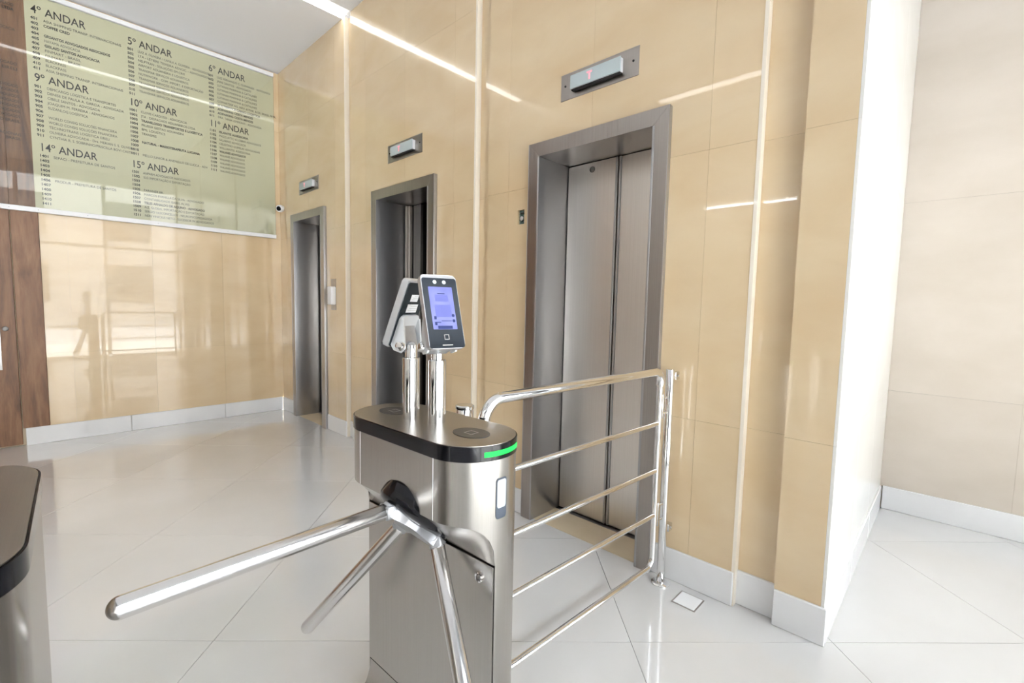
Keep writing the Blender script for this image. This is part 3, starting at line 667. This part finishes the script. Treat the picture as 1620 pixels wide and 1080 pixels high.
# ------------------------------------------------------------------ face terminals
def terminal(label, base, yaw, tilt, ztube, cz, front):
    """yaw: horizontal heading of the screen normal (radians from +x)"""
    t = thing('face_terminal', label, 'face terminal', (base[0], base[1], .9815), 0, 'face recognition terminals on the turnstile')
    z0 = 0.
    mb = MB(); mb.lathe((0, 0, z0), (0, 0, 1), [(0, .0235), (ztube-.9815-.002, .0235), (ztube-.9815, .0215)], 32); mb.build('pole', MT['chrome'], t)
    mb = MB(); mb.cyl((0, 0, ztube-.9815), (0, 0, ztube-.9815+.035), .0165, 28, .001); mb.build('pole_neck', MT['chrome'], t)
    nx, ny = math.cos(yaw), math.sin(yaw)
    N = Vector((nx*math.cos(tilt), ny*math.cos(tilt), math.sin(tilt))); S = Vector((-ny, nx, 0)); Upp = N.cross(S)
    C0 = Vector((cz[0]-base[0], cz[1]-base[1], cz[2]-.9815))
    f = lambda u, v, h: C0 + S*u + Upp*v + N*h
    w, hh = .0490, .0970
    mb = MB(); mb.prism(rrect(-w, -hh, w, hh, .008), f, -.013, .007, .003, 2); body = mb.build('body', MT['devside'], t)
    mb = MB(); mb.prism(rrect(-w+.004, -hh+.004, w-.004, hh-.006, .006), f, -.0165, -.012, .001, 1); mb.build('back_cover', MT['devback'], t)
    mb = MB(); mb.prism(rrect(-w+.001, -hh+.001, w-.001, hh-.009, .006), f, .0065, .0082); face = mb.build('front_glass', MT['devface'], t)
    mb = MB(); mb.prism(rrect(-.033, -.048, .033, .064, .001, 1), f, .008, .0087); scn = mb.build('screen', MT['screen'], t, smooth=0)
    mb = MB()
    for (u, v, du, dv) in ((-.0, .046, .010, .0012), (-.016, -.030, .006, .001), (.006, -.026, .014, .0008), (-.024, -.018, .003, .004), (-.024, -.033, .003, .004), (.0, -.043, .020, .004)):
        mb.prism([(u-du, v-dv), (u+du, v-dv), (u+du, v+dv), (u-du, v+dv)], f, .0086, .0090)
    for (u, v) in ((.026, -.012), (.026, -.026)):
        P = [(u+.0042*math.cos(k*math.pi/8), v+.0042*math.sin(k*math.pi/8)) for k in range(16)]; mb.prism(P, f, .0086, .0090)
    mb.build('screen_icons', MT['screen_dark'], scn, smooth=0)['kind'] = 'stuff'
    mb = MB()
    for (u, v, du, dv) in ((.0, .034, .018, .009), (-.0, .000, .022, .016)): mb.prism([(u-du, v-dv), (u+du, v-dv), (u+du, v+dv), (u-du, v+dv)], f, .0086, .0088)
    mb.build('screen_graphic', MT['screen_light'], scn, smooth=0)
    for u in (-.013, .013):
        mb = MB(); mb.lathe(f(u, .077, .0075), N, [(0, .0052), (.0012, .0052), (.002, .003)], 18); mb.build('lens', MT['pane'], face)
    mb = MB(); q = .0065; w_ = .0012; v0 = -.068
    for u0, v1, u2, v2 in ((-q, v0-q, q, v0-q+w_), (-q, v0+q-w_, q, v0+q), (-q, v0-q, -q+w_, v0+q), (q-w_, v0-q, q, v0+q)): mb.prism([(u0, v1), (u2, v1), (u2, v2), (u0, v2)], f, .008, .0088)
    mb.prism([(-.014, -.0895), (.014, -.0895), (.014, -.0875), (-.014, -.0875)], f, .008, .0086)
    mb.build('card_icon', MT['icon'], face, smooth=0)
    # stickers on the back
    for (u0, u1, v0, v1) in ((-.016, .018, .038, .058), (-.026, .022, .006, .030)):
        mb = MB(); mb.prism([(u0, v0), (u1, v0), (u1, v1), (u0, v1)], f, -.0172, -.0164); s_ = mb.build('sticker', MT['screen_white'], t, smooth=0)
        mb = MB()
        for k in range(3):
            vv = v0 + (v1-v0)*(k+1)/4; mb.prism([(u0+.003, vv), (u1-.006-.004*k, vv), (u1-.006-.004*k, vv+.0012), (u0+.003, vv+.0012)], f, -.0174, -.0171)
        mb.build('printed_lines', MT['icon'], s_, smooth=0)
    # arch bracket behind the lower half
    mb = MB(); mb.prism(rrect(-.042, -.094, .042, .000, .012), f, -.026, -.017, .002, 1)
    br = mb.build('bracket_plate', MT['bracket'], t)
    for u in (-.042, .036):
        mb = MB(); mb.prism([(-.017, -.088), (-.017, -.010), (-.030, -.010), (-.062, -.080), (-.055, -.096), (-.030, -.098)], lambda p, v, h: f(h, v, p), u, u+.006)
        mb.build('bracket_cheek', MT['bracket'], br)
    mb = MB(); mb.prism([(-.017, -.034), (-.026, -.030), (-.066, -.094), (-.030, -.092)], lambda p, v, h: f(h, v, p), -.0285, .0285); mb.build('bracket_web', MT['alu'], br)
    mb = MB(); mb.lathe(f(-.043 if front else .042, -.078, -.048), -S if front else S, [(0, .0135), (.006, .0135), (.010, .011), (.012, .006)], 24); mb.build('pivot_knob', MT['chrome'], br)
    mb = MB(); p0 = Vector((0, 0, ztube-.9815+.030)); p1 = f(0, -.082, -.040); mb.tube([p0, p0.lerp(p1, .5)+Vector((0, 0, .002)), p1], .012, 16); mb.build('joint', MT['devside'], br)
    return t
# front one looks towards the entrance, rear one looks into the lobby
terminal('black face terminal with lit blue screen facing the entrance, on a chrome pole', (-1.342, -4.742), R(-90-12), R(19), 1.150, (-1.362, -4.786, 1.277), True)
terminal('face terminal turned away showing its dark back with stickers, on a chrome pole', (-1.366, -4.658), R(90+22), R(21), 1.150, (-1.364, -4.622, 1.272), False)

# ------------------------------------------------------------------ railing gate and posts
gate = thing('railing_gate', 'polished steel tube gate with five rails in front of the nearest elevator', 'gate', (-.155, -4.799, 0), R(-3.02))
gx0 = -1.020; Z = [.118, .361, .568, .784, 1.018]
mb = MB(); mb.tube(arc_path([(gx0, 0, .30), (gx0, 0, 1.018), (-.0, 0, 1.018), (-.0, 0, .955)], [.075, .045], 10), .0175, 20); mb.build('top_rail', MT['chrome'], gate, 60)
mb = MB(); mb.tube(arc_path([(-.0, 0, .956), (-.0, 0, .118), (gx0+.02, 0, .118)], [.045], 8), .0125, 18); mb.build('frame_tube', MT['chrome'], gate, 60)
for z in Z[1:4]:
    mb = MB(); mb.cyl((gx0+.018, 0, z), (-.012, 0, z), .0105, 18); mb.build('rail', MT['chrome'], gate, 60)
for z in (.86, .36):
    mb = MB(); mb.box((.014, -.012, z-.055), (.022, .012, z+.055), .002); mb.cyl((.020, 0, z-.035), (.062, -.002, z-.035), .005, 12); mb.cyl((.020, 0, z+.035), (.062, -.002, z+.035), .005, 12); mb.build('hinge', MT['satin'], gate)
post = thing('gate_post', 'tall polished steel post fixed to the stone wall beside the gate', 'post', (-.067, -4.803, 0))
mb = MB(); mb.cyl((0, 0, .006), (0, 0, 1.020), .0185, 28, .002); mb.build('post_tube', MT['chrome'], post, 60)
mb = MB(); mb.lathe((0, 0, 0.0), (0, 0, 1), [(0, .042), (.005, .042), (.010, .036), (.014, .022)], 32); mb.build('flange', MT['chrome'], post)
for z in (.987, .262):
    mb = MB(); mb.box((.030, -.016, z-.018), (.066, .016, z+.018), .003); mb.cyl((.012, 0, z), (.034, 0, z), .008, 14); c = mb.build('wall_clamp', MT['satin'], post)
    mb = MB(); mb.lathe((.048, -.016, z), (0, -1, 0), [(0, .006), (.004, .006), (.005, .004)], 12); mb.build('screw', MT['chrome'], c)
post = thing('latch_post', 'short chrome post just behind the central turnstile, only its cap showing', 'post', (-1.180, -4.668, 0))
mb = MB(); mb.cyl((0, 0, .006), (0, 0, .982), .0270, 28, .002); mb.build('post_tube', MT['chrome'], post, 60)
mb = MB(); mb.lathe((0, 0, .982), (0, 0, 1), [(0, .0285), (.008, .0285), (.011, .025)], 28); mb.build('cap', MT['satin'], post)
mb = MB(); mb.lathe((0, 0, 0.0), (0, 0, 1), [(0, .040), (.006, .040), (.010, .030)], 28); mb.build('flange', MT['chrome'], post)

# floor outlet cover
t = thing('floor_outlet', 'small white floor outlet cover in the tiles beside the gate post', 'floor outlet', (-.108, -4.953, 0))
mb = MB(); mb.box((-.056, -.053, 0.0), (.056, .053, .0015), .0005, 1); mb.build('rim', MT['steel'], t)
mb = MB(); mb.box((-.050, -.047, .001), (.050, .047, .003), .001, 1); mb.build('lid', plain('outlet_lid', (.86, .86, .86), .3), t)
